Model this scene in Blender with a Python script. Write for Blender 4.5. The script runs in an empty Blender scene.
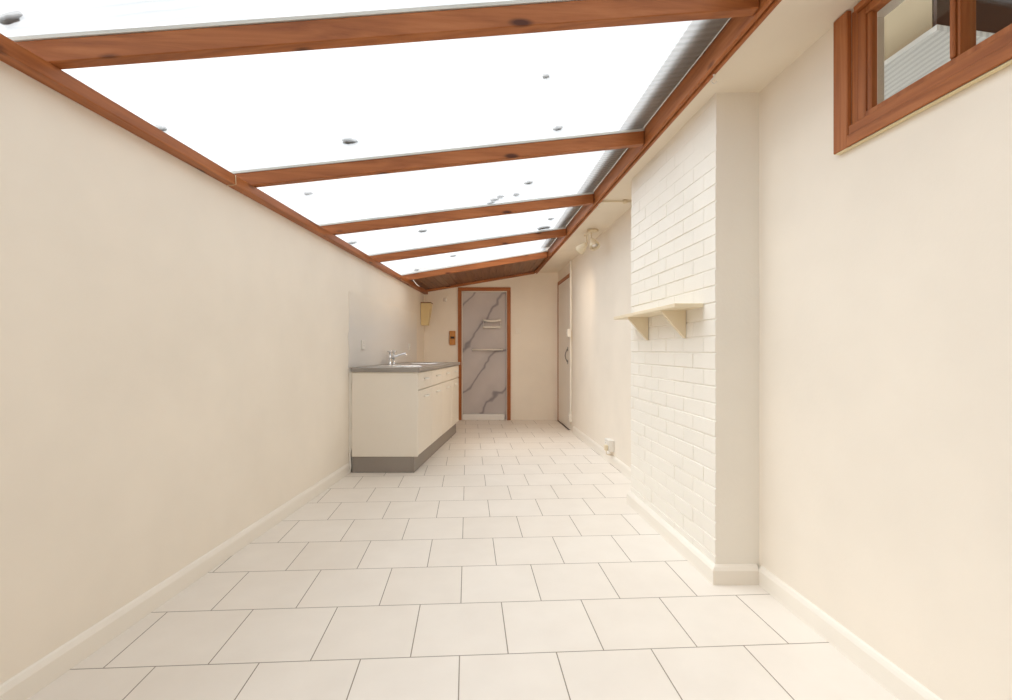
import bpy, bmesh, math, random
from mathutils import Vector
random.seed(7)
S = bpy.context.scene
COL = S.collection

# ------------------------------------------------------------------ camera, sky, exposure
CAM_Z, F = 1.08, 490.0                      # eye height, focal length in pixels of a 1012 px wide frame
cam = bpy.data.objects.new('camera', bpy.data.cameras.new('camera'))
COL.objects.link(cam)
cam.location = (0, 0, CAM_Z)
cam.rotation_euler = (math.radians(90), 0, 0)
cam.data.sensor_width = 36
cam.data.lens = F / 1012 * 36
cam.data.clip_start = 0.02
S.camera = cam

world = bpy.data.worlds.new('overcast_sky')
S.world = world
world.use_nodes = True
bg = world.node_tree.nodes['Background']
bg.inputs[0].default_value = (0.97, 0.985, 1.0, 1)
bg.inputs[1].default_value = 0.74
sun = bpy.data.objects.new('hazy_sun', bpy.data.lights.new('hazy_sun', 'SUN'))
COL.objects.link(sun)
sun.data.energy = 2.9
sun.data.angle = math.radians(48)
sun.data.color = (0.97, 0.985, 1.0)
_d = Vector((0.62, -0.18, -0.95)).normalized()      # from the open left side, slightly from beyond the far wall
sun.rotation_euler = _d.to_track_quat('-Z', 'Y').to_euler()
S.view_settings.view_transform = 'Standard'
S.view_settings.look = 'None'
S.view_settings.exposure = 0.83
S.view_settings.gamma = 1.0
S.view_settings.use_curve_mapping = False
try:
    S.cycles.max_bounces = 16
    S.cycles.diffuse_bounces = 10
    S.cycles.transparent_max_bounces = 16
    S.cycles.sample_clamp_indirect = 10
    S.cycles.use_denoising = True
except Exception:
    pass

# ------------------------------------------------------------------ materials
def nd(nt, t, **kw):
    n = nt.nodes.new(t)
    for k, v in kw.items():
        setattr(n, k, v)
    return n

def new_mat(name, rough=0.6, spec=0.4, metal=0.0):
    m = bpy.data.materials.new(name)
    m.use_nodes = True
    b = m.node_tree.nodes['Principled BSDF']
    b.inputs['Roughness'].default_value = rough
    b.inputs['Specular IOR Level'].default_value = spec
    b.inputs['Metallic'].default_value = metal
    return m, m.node_tree, b

def ramp(nt, stops):
    r = nd(nt, 'ShaderNodeValToRGB')
    e = r.color_ramp.elements
    e[0].position, e[0].color = stops[0][0], (*stops[0][1], 1)
    e[1].position, e[1].color = stops[-1][0], (*stops[-1][1], 1)
    for p, c in stops[1:-1]:
        x = e.new(p)
        x.color = (*c, 1)
    return r

def coords(nt, scale=(1, 1, 1), kind='Object', rot=(0, 0, 0)):
    tc = nd(nt, 'ShaderNodeTexCoord')
    mp = nd(nt, 'ShaderNodeMapping')
    mp.inputs['Scale'].default_value = scale
    mp.inputs['Rotation'].default_value = rot
    nt.links.new(tc.outputs[kind], mp.inputs[0])
    return mp.outputs[0]

def noise(nt, vec, scale, detail=4, rough=0.55, dist=0.0):
    n = nd(nt, 'ShaderNodeTexNoise')
    n.inputs['Scale'].default_value = scale
    n.inputs['Detail'].default_value = detail
    n.inputs['Roughness'].default_value = rough
    n.inputs['Distortion'].default_value = dist
    nt.links.new(vec, n.inputs['Vector'])
    return n.outputs['Fac']

def bump(nt, b, h, strength, dist):
    n = nd(nt, 'ShaderNodeBump')
    n.inputs['Strength'].default_value = strength
    n.inputs['Distance'].default_value = dist
    nt.links.new(h, n.inputs['Height'])
    nt.links.new(n.outputs[0], b.inputs['Normal'])

def paint(name, col, rough=0.6, spec=0.35, var=0.03, bscale=60, bstr=0.08):
    m, nt, b = new_mat(name, rough, spec)
    v = coords(nt)
    f = noise(nt, v, 2.2, 3)
    lo = tuple(c * (1 - var) for c in col)
    hi = tuple(min(1, c * (1 + var)) for c in col)
    r = ramp(nt, [(0.3, lo), (0.7, hi)])
    nt.links.new(f, r.inputs[0])
    nt.links.new(r.outputs[0], b.inputs['Base Color'])
    if bstr:
        bump(nt, b, noise(nt, v, bscale, 4), bstr, 0.004)
    return m

def wood(name, axis, dark, mid, light, rough=0.45, knots=True):
    m, nt, b = new_mat(name, rough, 0.3)
    sc = [26, 26, 26]
    sc[axis] = 1.1
    v = coords(nt, tuple(sc))
    f = noise(nt, v, 1.0, 6, 0.6, 0.5)
    r = ramp(nt, [(0.28, dark), (0.5, mid), (0.74, light)])
    nt.links.new(f, r.inputs[0])
    out = r.outputs[0]
    if knots:
        sk = [9, 9, 9]
        sk[axis] = 3.2
        vk = coords(nt, tuple(sk))
        vo = nd(nt, 'ShaderNodeTexVoronoi')
        vo.inputs['Scale'].default_value = 1.0
        nt.links.new(vk, vo.inputs['Vector'])
        rk = ramp(nt, [(0.08, (1, 1, 1)), (0.17, (0, 0, 0))])
        nt.links.new(vo.outputs['Distance'], rk.inputs[0])
        mx = nd(nt, 'ShaderNodeMix', data_type='RGBA')
        nt.links.new(rk.outputs[0], mx.inputs[0])
        nt.links.new(out, mx.inputs[6])
        mx.inputs[7].default_value = (dark[0] * .35, dark[1] * .3, dark[2] * .3, 1)
        out = mx.outputs[2]
    nt.links.new(out, b.inputs['Base Color'])
    bump(nt, b, f, 0.12, 0.002)
    return m

W_D, W_M, W_L = (0.22, 0.062, 0.016), (0.36, 0.118, 0.034), (0.47, 0.175, 0.062)
M = {}
M['wood_x'] = wood('stained_pine_across', 0, W_D, W_M, W_L)
M['wood_y'] = wood('stained_pine_along', 1, W_D, W_M, W_L)
M['wood_z'] = wood('stained_pine_upright', 2, W_D, W_M, W_L, knots=False)
M['board'] = wood('dark_pine_boarding', 1, (0.13, 0.05, 0.02), (0.22, 0.09, 0.038), (0.30, 0.135, 0.06))
CREAM = (0.855, 0.787, 0.69)
M['cream'] = paint('cream_wall_paint', CREAM, 0.55, 0.35)
M['cream_gloss'] = paint('cream_gloss_paint', (0.85, 0.79, 0.70), 0.3, 0.5, 0.015, 40, 0.03)
M['ceiling'] = paint('cream_ceiling_paint', (0.84, 0.765, 0.645), 0.7, 0.25)
M['brick'] = paint('white_painted_brick', (0.87, 0.835, 0.765), 0.5, 0.4, 0.02, 90, 0.2)
M['skirting'] = paint('skirting_gloss', (0.86, 0.81, 0.73), 0.3, 0.5, 0.015, 30, 0.02)
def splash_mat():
    m, nt, b = new_mat('pale_grey_to_cream', 0.35, 0.45)
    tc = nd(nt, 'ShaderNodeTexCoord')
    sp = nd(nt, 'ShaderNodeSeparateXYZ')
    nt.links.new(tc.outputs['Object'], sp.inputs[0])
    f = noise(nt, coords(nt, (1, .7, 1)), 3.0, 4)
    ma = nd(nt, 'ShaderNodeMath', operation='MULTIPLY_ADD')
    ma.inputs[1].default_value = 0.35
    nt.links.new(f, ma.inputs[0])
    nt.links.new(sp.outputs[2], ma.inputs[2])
    r = ramp(nt, [(0.55, (0.755, 0.725, 0.685)), (0.86, CREAM)])  # grey low down, blending unevenly into cream towards the top
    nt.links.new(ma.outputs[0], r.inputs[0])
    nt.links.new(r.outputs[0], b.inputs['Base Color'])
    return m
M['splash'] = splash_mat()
M['cabinet'] = paint('cream_laminate', (0.79, 0.735, 0.65), 0.4, 0.4, 0.015, 300, 0.02)
M['plinth'] = paint('grey_brown_plinth', (0.29, 0.255, 0.225), 0.45, 0.4, 0.04, 120, 0.05)
M['worktop'] = paint('grey_laminate', (0.30, 0.275, 0.25), 0.3, 0.5, 0.15, 200, 0.04)
M['white'] = paint('white_plastic', (0.82, 0.79, 0.73), 0.35, 0.45, 0.01, 50, 0.0)
M['cream_plastic'] = paint('cream_plastic', (0.78, 0.68, 0.50), 0.4, 0.4, 0.02, 50, 0.0)
M['yellowed'] = paint('yellowed_plastic', (0.74, 0.58, 0.30), 0.45, 0.4, 0.05, 50, 0.0)
M['shelf'] = paint('cream_shelf_paint', (0.80, 0.70, 0.52), 0.4, 0.45, 0.02, 60, 0.04)
M['tray'] = paint('white_tray', (0.84, 0.83, 0.81), 0.25, 0.5, 0.01, 50, 0.0)
M['door'] = paint('door_paint', (0.82, 0.765, 0.69), 0.35, 0.45, 0.015, 60, 0.03)
M['orange_wood'] = wood('varnished_orange_wood', 2, (0.42, 0.17, 0.04), (0.56, 0.25, 0.07), (0.66, 0.33, 0.11), knots=False)
M['black'] = paint('black_plastic', (0.02, 0.015, 0.012), 0.4, 0.4, 0.02, 50, 0.0)
M['dark'] = paint('dark_stained_timber', (0.075, 0.035, 0.025), 0.4, 0.4, 0.1, 30, 0.05)
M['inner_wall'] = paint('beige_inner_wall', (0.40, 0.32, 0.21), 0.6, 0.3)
M['leaf'] = paint('dead_leaf', (0.10, 0.09, 0.07), 0.8, 0.1, 0.2, 80, 0.1)
M['lead'] = paint('grey_flashing', (0.50, 0.41, 0.32), 0.6, 0.3, 0.1, 20, 0.1)
M['caulk'] = paint('yellowed_caulk', (0.78, 0.66, 0.42), 0.5, 0.4, 0.04, 120, 0.1)
M['bead'] = paint('white_glazing_bead', (0.62, 0.62, 0.58), 0.4, 0.4, 0.05, 50, 0.0)

def metal(name, col, rough):
    m, nt, b = new_mat(name, rough, 0.5, 1.0)
    r = ramp(nt, [(0.3, tuple(c * .9 for c in col)), (0.7, col)])
    nt.links.new(noise(nt, coords(nt, (4, 40, 40)), 1.0), r.inputs[0])
    nt.links.new(r.outputs[0], b.inputs['Base Color'])
    return m
M['chrome'] = metal('chrome', (0.80, 0.80, 0.80), 0.12)
M['steel'] = metal('brushed_steel', (0.78, 0.76, 0.74), 0.28)
M['dark_metal'] = metal('dark_iron', (0.22, 0.20, 0.19), 0.35)
M['brass'] = metal('pale_brass', (0.72, 0.58, 0.38), 0.3)

def floor_mat():
    m, nt, b = new_mat('cream_floor_tiles', 0.45, 0.4)
    tc = nd(nt, 'ShaderNodeTexCoord')
    br = nd(nt, 'ShaderNodeTexBrick')
    br.offset, br.offset_frequency, br.squash = 0.5, 2, 1.0
    br.inputs['Scale'].default_value = 1.0
    br.inputs['Brick Width'].default_value = 1.0
    br.inputs['Row Height'].default_value = 1.0
    br.inputs['Mortar Size'].default_value = 0.0062
    br.inputs['Mortar Smooth'].default_value = 0.1
    br.inputs['Color1'].default_value = (0.84, 0.785, 0.715, 1)
    br.inputs['Color2'].default_value = (0.815, 0.755, 0.68, 1)
    br.inputs['Mortar'].default_value = (0.30, 0.255, 0.205, 1)
    nt.links.new(tc.outputs['UV'], br.inputs['Vector'])
    v = coords(nt)
    f = noise(nt, v, 5, 5)
    r = ramp(nt, [(0.3, (0.95, 0.945, 0.94)), (0.7, (1, 1, 1))])
    nt.links.new(f, r.inputs[0])
    mx = nd(nt, 'ShaderNodeMix', data_type='RGBA', blend_type='MULTIPLY')
    mx.inputs[0].default_value = 1
    nt.links.new(br.outputs['Color'], mx.inputs[6])
    nt.links.new(r.outputs[0], mx.inputs[7])
    nt.links.new(mx.outputs[2], b.inputs['Base Color'])
    inv = nd(nt, 'ShaderNodeMath', operation='SUBTRACT')
    inv.inputs[0].default_value = 1.0
    nt.links.new(br.outputs['Fac'], inv.inputs[1])
    bump(nt, b, inv.outputs[0], 0.4, 0.003)
    return m
M['floor'] = floor_mat()

def marble():
    m, nt, b = new_mat('grey_veined_marble_panel', 0.3, 0.45)
    v = coords(nt, (1, 1, 1), rot=(0, math.radians(46), 0))
    w = nd(nt, 'ShaderNodeTexWave', wave_type='BANDS', bands_direction='Z', wave_profile='SIN')
    w.inputs['Scale'].default_value = 0.62
    w.inputs['Distortion'].default_value = 8.5
    w.inputs['Detail'].default_value = 4
    w.inputs['Detail Scale'].default_value = 1.3
    nt.links.new(v, w.inputs['Vector'])
    r = ramp(nt, [(0.0, (0.30, 0.27, 0.28)), (0.010, (0.42, 0.38, 0.38)), (0.04, (0.57, 0.52, 0.51)), (1.0, (0.62, 0.565, 0.55))])
    nt.links.new(w.outputs['Fac'], r.inputs[0])
    f = noise(nt, v, 1.6, 4)
    r2 = ramp(nt, [(0.3, (0.86, 0.86, 0.87)), (0.7, (1, 1, 1))])
    nt.links.new(f, r2.inputs[0])
    mx = nd(nt, 'ShaderNodeMix', data_type='RGBA', blend_type='MULTIPLY')
    mx.inputs[0].default_value = 1
    nt.links.new(r.outputs[0], mx.inputs[6])
    nt.links.new(r2.outputs[0], mx.inputs[7])
    nt.links.new(mx.outputs[2], b.inputs['Base Color'])
    return m
M['marble'] = marble()

def sheet():
    m = bpy.data.materials.new('translucent_roof_sheet')
    m.use_nodes = True
    nt = m.node_tree
    nt.nodes.clear()
    out = nd(nt, 'ShaderNodeOutputMaterial')
    v = coords(nt, (0.6, 1, 1))
    w = nd(nt, 'ShaderNodeTexWave', wave_type='BANDS', bands_direction='Y')
    w.inputs['Scale'].default_value = 8
    w.inputs['Distortion'].default_value = 2.5
    w.inputs['Detail'].default_value = 3
    w.inputs['Detail Scale'].default_value = 0.6
    nt.links.new(v, w.inputs['Vector'])
    g = noise(nt, coords(nt, (1.2, 1.2, 1)), 1.1, 4)
    mu = nd(nt, 'ShaderNodeMath', operation='MULTIPLY')
    nt.links.new(w.outputs['Fac'], mu.inputs[0])
    nt.links.new(g, mu.inputs[1])
    r = ramp(nt, [(0.05, (0.90, 0.91, 0.915)), (0.6, (0.70, 0.715, 0.72))])
    nt.links.new(mu.outputs[0], r.inputs[0])
    tl = nd(nt, 'ShaderNodeBsdfTranslucent')
    tp = nd(nt, 'ShaderNodeBsdfTransparent')
    nt.links.new(r.outputs[0], tl.inputs[0])
    nt.links.new(r.outputs[0], tp.inputs[0])
    mx = nd(nt, 'ShaderNodeMixShader')
    mx.inputs[0].default_value = 0.75
    nt.links.new(tl.outputs[0], mx.inputs[1])
    nt.links.new(tp.outputs[0], mx.inputs[2])
    gl = nd(nt, 'ShaderNodeBsdfGlossy')
    gl.inputs['Roughness'].default_value = 0.2
    m2 = nd(nt, 'ShaderNodeMixShader')
    m2.inputs[0].default_value = 0.05
    nt.links.new(mx.outputs[0], m2.inputs[1])
    nt.links.new(gl.outputs[0], m2.inputs[2])
    nt.links.new(m2.outputs[0], out.inputs[0])
    return m
M['sheet'] = sheet()

def glass():
    m = bpy.data.materials.new('window_glass')
    m.use_nodes = True
    nt = m.node_tree
    nt.nodes.clear()
    out = nd(nt, 'ShaderNodeOutputMaterial')
    tp = nd(nt, 'ShaderNodeBsdfTransparent')
    tp.inputs[0].default_value = (0.95, 0.97, 0.96, 1)
    gl = nd(nt, 'ShaderNodeBsdfGlossy')
    gl.inputs['Roughness'].default_value = 0.02
    lw = nd(nt, 'ShaderNodeLayerWeight')
    lw.inputs[0].default_value = 0.5
    pw = nd(nt, 'ShaderNodeMath', operation='POWER')
    pw.inputs[1].default_value = 4.0
    nt.links.new(lw.outputs['Facing'], pw.inputs[0])
    fr = nd(nt, 'ShaderNodeMath', operation='MULTIPLY_ADD')
    fr.inputs[1].default_value = 0.55
    fr.inputs[2].default_value = 0.03
    nt.links.new(pw.outputs[0], fr.inputs[0])
    mx = nd(nt, 'ShaderNodeMixShader')
    nt.links.new(fr.outputs[0], mx.inputs[0])
    nt.links.new(tp.outputs[0], mx.inputs[1])
    nt.links.new(gl.outputs[0], mx.inputs[2])
    nt.links.new(mx.outputs[0], out.inputs[0])
    return m
M['glass'] = glass()

def lined():
    m, nt, b = new_mat('white_ribbed_cladding', 0.4, 0.4)
    v = coords(nt)
    w = nd(nt, 'ShaderNodeTexWave', wave_type='BANDS', bands_direction='X')
    w.inputs['Scale'].default_value = 11
    w.inputs['Distortion'].default_value = 1.2
    w.inputs['Detail'].default_value = 2
    nt.links.new(v, w.inputs['Vector'])
    r = ramp(nt, [(0.2, (0.74, 0.75, 0.75)), (0.7, (0.93, 0.935, 0.935))])
    nt.links.new(w.outputs['Fac'], r.inputs[0])
    nt.links.new(r.outputs[0], b.inputs['Base Color'])
    return m
M['lined'] = lined()

# ------------------------------------------------------------------ mesh helpers
def ident(x, y, z):
    return (x, y, z)
def Rw(y, o, z):                # a point o metres in front of the right-hand wall
    return (1.335 - .07 * y - o, y, z)
def Lw(y, o, z):                # in front of the left-hand wall
    return (-1.555 + .039 * y + o, y, z)
def Ch(y, o, z):                # in front of the brick face of the chimney breast
    return (.9765 - .0797 * (y - 2.275) - o, y, z)
def Bm(y, o, z):                # leftwards of the right edge of the ridge-side beam
    return (1.05 - .076 * y - o, y, z)
def Cb(y, o, z):                # in front of the cabinet fronts
    return (-.772 + .074 * (y - 4.33) + o, y + .06 * (o if o < 0 else 0) * 0, z)

def box(bm, f, a, b, c, bev=0.0, seg=1):
    vs = [bm.verts.new(f(x, y, z)) for z in c for y in b for x in a]
    fs = [bm.faces.new([vs[i] for i in q]) for q in ((0, 1, 3, 2), (4, 6, 7, 5), (0, 4, 5, 1), (2, 3, 7, 6), (0, 2, 6, 4), (1, 5, 7, 3))]
    bmesh.ops.recalc_face_normals(bm, faces=fs)
    if bev:
        es = list({e for q in fs for e in q.edges})
        bmesh.ops.bevel(bm, geom=es, offset=bev, segments=seg, affect='EDGES', profile=0.5)

def prism(bm, pts_a, pts_b):
    """closed solid between two matching outlines"""
    A = [bm.verts.new(p) for p in pts_a]
    B = [bm.verts.new(p) for p in pts_b]
    fs = [bm.faces.new(A), bm.faces.new(B[::-1])]
    n = len(A)
    for i in range(n):
        fs.append(bm.faces.new([A[i], B[i], B[(i + 1) % n], A[(i + 1) % n]]))
    bmesh.ops.recalc_face_normals(bm, faces=fs)
    return fs

def tube(bm, pts, r, n=10, caps=True):
    pts = [Vector(p) for p in pts]
    rr = r if isinstance(r, (list, tuple)) else [r] * len(pts)
    rings, prev = [], None
    for i, p in enumerate(pts):
        d = (pts[min(i + 1, len(pts) - 1)] - pts[max(i - 1, 0)])
        d = d.normalized() if d.length > 1e-9 else Vector((0, 0, 1))
        u = prev - d * prev.dot(d) if prev is not None else None
        if u is None or u.length < 1e-6:
            u = d.cross(Vector((0.31, 0.17, 0.93)))
            if u.length < 1e-3:
                u = d.cross(Vector((1, 0, 0)))
        u.normalize()
        prev = u
        w = d.cross(u)
        rings.append([bm.verts.new(p + (u * math.cos(2 * math.pi * k / n) + w * math.sin(2 * math.pi * k / n)) * rr[i]) for k in range(n)])
    fs = []
    for a, b in zip(rings, rings[1:]):
        for k in range(n):
            fs.append(bm.faces.new([a[k], a[(k + 1) % n], b[(k + 1) % n], b[k]]))
    if caps:
        fs.append(bm.faces.new(rings[0][::-1]))
        fs.append(bm.faces.new(rings[-1]))
    for q in fs:
        q.smooth = True
    bmesh.ops.recalc_face_normals(bm, faces=fs)

def lathe(bm, base, axis, prof, n=20):
    """prof: list of (distance along axis, radius)"""
    base, axis = Vector(base), Vector(axis).normalized()
    u = axis.cross(Vector((0.2, 0.9, 0.37))).normalized()
    w = axis.cross(u)
    rings = []
    for d, r in prof:
        r = max(r, 0.0003)
        rings.append([bm.verts.new(base + axis * d + (u * math.cos(2 * math.pi * k / n) + w * math.sin(2 * math.pi * k / n)) * r) for k in range(n)])
    fs = []
    for a, b in zip(rings, rings[1:]):
        for k in range(n):
            q = bm.faces.new([a[k], a[(k + 1) % n], b[(k + 1) % n], b[k]])
            q.smooth = True
            fs.append(q)
    fs.append(bm.faces.new(rings[0][::-1]))
    fs.append(bm.faces.new(rings[-1]))
    bmesh.ops.recalc_face_normals(bm, faces=fs)

def new():
    return bmesh.new()

def origin_of(o):
    p = Vector((0, 0, 0))
    while o:
        p = p + Vector(o.location)
        o = o.parent
    return p

def obj(name, bm, mat, parent=None):
    """bm holds world coordinates; a top-level mesh gets its origin at the base of its bounds"""
    if parent is None:
        xs = [v.co for v in bm.verts]
        o0 = Vector(((min(v.x for v in xs) + max(v.x for v in xs)) / 2, (min(v.y for v in xs) + max(v.y for v in xs)) / 2, min(v.z for v in xs)))
        off = o0
    else:
        o0 = Vector((0, 0, 0))
        off = origin_of(parent)
    bmesh.ops.translate(bm, verts=bm.verts, vec=-off)
    me = bpy.data.meshes.new(name)
    bm.to_mesh(me)
    bm.free()
    me.materials.append(M[mat])
    o = bpy.data.objects.new(name, me)
    COL.objects.link(o)
    o.location = o0
    o.parent = parent
    return o

def tag(o, label, cat, group=None, kind=None):
    o['label'] = label
    o['category'] = cat
    if group:
        o['group'] = group
    if kind:
        o['kind'] = kind
    return o

def thing(name, loc, label, cat, group=None, kind=None):
    o = bpy.data.objects.new(name, None)
    COL.objects.link(o)
    o.empty_display_size = 0.05
    o.location = loc
    return tag(o, label, cat, group, kind)

def struct(o, label, cat):
    return tag(o, label, cat, kind='structure')

# ------------------------------------------------------------------ the shell
Y0, Y1 = -1.6, 7.56          # room from behind the camera to the far wall

# floor: the mesh carries the tile lattice as its UV map
bm = new()
box(bm, ident, (-1.9, 1.7), (Y0 - .2, Y1 + .5), (-.08, 0))
uv = bm.loops.layers.uv.new('tiles')
ax, ay, bx, by = .17194, .00986, -.02799, .35767
det = ax * by - bx * ay
for f in bm.faces:
    for l in f.loops:
        dx, dy = l.vert.co.x + .1641, l.vert.co.y - 1.7319
        k = (dx * by - bx * dy) / det
        r = (ax * dy - ay * dx) / det
        l[uv].uv = (k / 2 + 100, r + 100)
struct(obj('floor', bm, 'floor'), 'cream square floor tiles laid in a half-bond with thin grey joints', 'floor')

bm = new()
box(bm, Lw, (Y0, Y1 + .12), (-.12, 0), (0, 1.975))
struct(obj('wall_left', bm, 'cream'), 'long plain cream wall on the left under the low side of the roof', 'wall')

# right wall with the opening of the high internal window
WY0, WY1, WZ0, WZ1 = .93, 1.74, 1.80, 2.262
bm = new()
T = -.13
box(bm, Rw, (Y0, WY0), (T, 0), (0, 2.45))
box(bm, Rw, (WY1, Y1 + .12), (T, 0), (0, 2.45))
box(bm, Rw, (WY0, WY1), (T, 0), (0, WZ0))
box(bm, Rw, (WY0, WY1), (T, 0), (WZ1, 2.45))
struct(obj('wall_right', bm, 'cream'), 'cream wall on the right with the high brown window and the chimney breast', 'wall')

# far wall with the shower doorway
DX0, DX1, DZ = -.690, .022, 1.995
bm = new()
box(bm, ident, (-1.45, DX0), (Y1, Y1 + .10), (0, 2.45))
box(bm, ident, (DX1, 1.0), (Y1, Y1 + .10), (0, 2.45))
box(bm, ident, (DX0, DX1), (Y1, Y1 + .10), (DZ, 2.45))
struct(obj('wall_back', bm, 'cream'), 'cream far end wall around the brown-framed doorway', 'wall')

bm = new()
box(bm, ident, (-1.75, 1.6), (Y0 - .12, Y0), (0, 2.5))
struct(obj('wall_front', bm, 'cream'), 'cream end wall behind the camera', 'wall')

# flat ceiling strip between the ridge-side beam and the right wall
bm = new()
prism(bm, [Bm(Y0, 0.0, 2.275), Rw(Y0, 0, 2.275), Rw(Y1, 0, 2.275), Bm(Y1, 0.0, 2.275)],
      [Bm(Y0, 0.0, 2.46), Rw(Y0, 0, 2.46), Rw(Y1, 0, 2.46), Bm(Y1, 0.0, 2.46)])
struct(obj('ceiling', bm, 'ceiling'), 'flat cream ceiling strip between the long timber beam and the right wall', 'ceiling')

# ------------------------------------------------------------------ chimney breast (painted brick face)
CY0, CY1 = 2.275, 3.445
bm = new()
prism(bm, [Ch(CY0, 0, 0), Rw(CY0, 0.0, 0), Rw(CY1, 0.0, 0), Ch(CY1, 0, 0)],
      [Ch(CY0, 0, 2.275), Rw(CY0, 0.0, 2.275), Rw(CY1, 0.0, 2.275), Ch(CY1, 0, 2.275)])
ROW, L0 = .0785, .0455
k = 0
z = L0 - ROW
rnd = random.Random(3)
while z < 2.27:
    z0, z1 = max(z, 0.0), min(z + ROW, 2.273)
    off = (.0 if k % 2 else .1125)
    y = CY0 - off
    while y < CY1:
        a, b = max(y, CY0), min(y + .225, CY1)
        if b - a > .02 and z1 - z0 > .012:
            fade = 1.0 if z0 < 1.72 else max(.25, 1 - (z0 - 1.72) * 2.2)
            h = (.0045 + rnd.uniform(-.001, .0015)) * fade
            g = .0028
            ga = 0 if a == CY0 else .0009
            gb = 0 if b == CY1 else .0009
            ch = .004
            cv = .0022
            j = lambda: rnd.uniform(-.0008, .0008)
            lo = [Ch(a + ga, 0, z0 + g), Ch(b - gb, 0, z0 + g), Ch(b - gb, 0, z1 - g), Ch(a + ga, 0, z1 - g)]
            hi = [Ch(a + ga + (cv if ga else 0), h + j(), z0 + g + ch * .6), Ch(b - gb - (cv if gb else 0), h + j(), z0 + g + ch * .6),
                  Ch(b - gb - (cv if gb else 0), h + j(), z1 - g - ch * .6), Ch(a + ga + (cv if ga else 0), h + j(), z1 - g - ch * .6)]
            prism(bm, lo, hi)
        y += .225
    z += ROW
    k += 1
struct(obj('wall_chimney', bm, 'brick'), 'projecting chimney breast of white painted brick with a small shelf', 'chimney breast')

# ------------------------------------------------------------------ skirting boards
def skirting(name, f, a, b, label, h=.088, t=.016):
    bm = new()
    sec = [(0, 0), (t, 0), (t, h - .022), (t * .75, h - .012), (t * .45, h - .004), (0, h)]
    prism(bm, [f(a, o, z) for o, z in sec], [f(b, o, z) for o, z in sec])
    struct(obj(name, bm, 'skirting'), label, 'skirting board')
skirting('baseboard_left', Lw, Y0, 4.30, 'cream skirting board along the left wall up to the sink unit')
skirting('baseboard_right', Rw, Y0, CY0 - .02, 'cream skirting board under the high window, nearest on the right')
skirting('baseboard_right_far', Rw, CY1 + .02, 6.40, 'cream skirting board between the chimney breast and the side door')
bm = new()
sec = [(0, 0), (.027, 0), (.027, .064), (.019, .076), (.011, .083), (0, .088)]
yb = CY0 - .02
prism(bm, [Ch(CY0 - o * .9, o, z) for o, z in sec], [Ch(CY1 + .02, o, z) for o, z in sec])
prism(bm, [Ch(CY0 - o * .9, o, z) for o, z in sec], [(Rw(yb, .0155, 0)[0], CY0 - o * .9, z) for o, z in sec])
struct(obj('baseboard_chimney', bm, 'skirting'), 'white skirting board wrapped round the foot of the chimney breast', 'skirting board')

# ------------------------------------------------------------------ timber roof
PLATE_W, PLATE_Z0, PLATE_Z1 = .058, 1.936, 1.986
bm = new()
box(bm, Lw, (Y0, 7.553), (0, PLATE_W), (PLATE_Z0, PLATE_Z1), .004, 2)
tag(obj('wall_plate', bm, 'wood_y'), 'long brown timber plate along the top of the left wall', 'beam')

t = thing('ridge_beam', Bm(3.0, .017, 2.255), 'long brown timber beam along the high right side of the roof', 'beam')
bm = new()
box(bm, Bm, (Y0, 7.553), (.014, .034), (2.263, 2.372), .006, 3)
obj('beam', bm, 'wood_y', t)
bm = new()
box(bm, Bm, (Y0, 7.553), (-.004, .012), (2.255, 2.2735), .002, 1)
obj('cover_strip', bm, 'wood_y', t)

RT = .044                     # rafter thickness
RH = .074                     # rafter depth
def left_end(y):
    return Vector((Lw(y, PLATE_W, 0)[0], y, PLATE_Z1 + .002))
def right_end(y):
    return Vector((Bm(y, .034, 0)[0], y, 2.272))
rafters = [(-.75, -.6), (.42, .58), (1.589, 1.751), (2.742, 2.872), (3.876, 4.012), (5.085, 5.146), (6.39, 6.335)]
names = {2: 'nearest brown roof rafter, the wide one crossing the top of the view',
         3: 'second nearest roof rafter, running to the beam just before the chimney breast',
         4: 'third nearest roof rafter, meeting the beam above the far edge of the chimney breast',
         5: 'fourth nearest roof rafter, last one with clear roof sheet on both sides',
         6: 'farthest roof rafter, bordering the dark boarded soffit',
         1: 'roof rafter just behind the top edge of the view', 0: 'roof rafter behind the camera'}
for i, (yl, yr) in enumerate(rafters):
    l, r = left_end(yl), right_end(yr)
    d = (r - l)
    l2 = l - d * (.13 / d.length)
    up = Vector((0, 0, 1))
    t = thing('roof_rafter', tuple((l + r) / 2), names[i], 'rafter', 'roof rafters')
    bm = new()
    back = Vector((0, -RT, 0))
    a = [l2, l2 + back, l2 + back + up * RH, l2 + up * RH]
    b = [r, r + back, r + back + up * RH, r + up * RH]
    fs = prism(bm, a, b)
    bmesh.ops.bevel(bm, geom=list({e for q in fs for e in q.edges}), offset=.003, segments=1, affect='EDGES')
    obj('timber', bm, 'wood_x', t)
    bm = new()
    for s0, s1 in ((-.012, .004), (-RT - .004, -RT + .012)):
        a = [l2 + Vector((0, s0, RH)), l2 + Vector((0, s1, RH)), l2 + Vector((0, s1, RH + .012)), l2 + Vector((0, s0, RH + .012))]
        b = [r + Vector((0, s0, RH)), r + Vector((0, s1, RH)), r + Vector((0, s1, RH + .012)), r + Vector((0, s0, RH + .012))]
        prism(bm, a, b)
    obj('glazing_bead', bm, 'bead', t)

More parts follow.
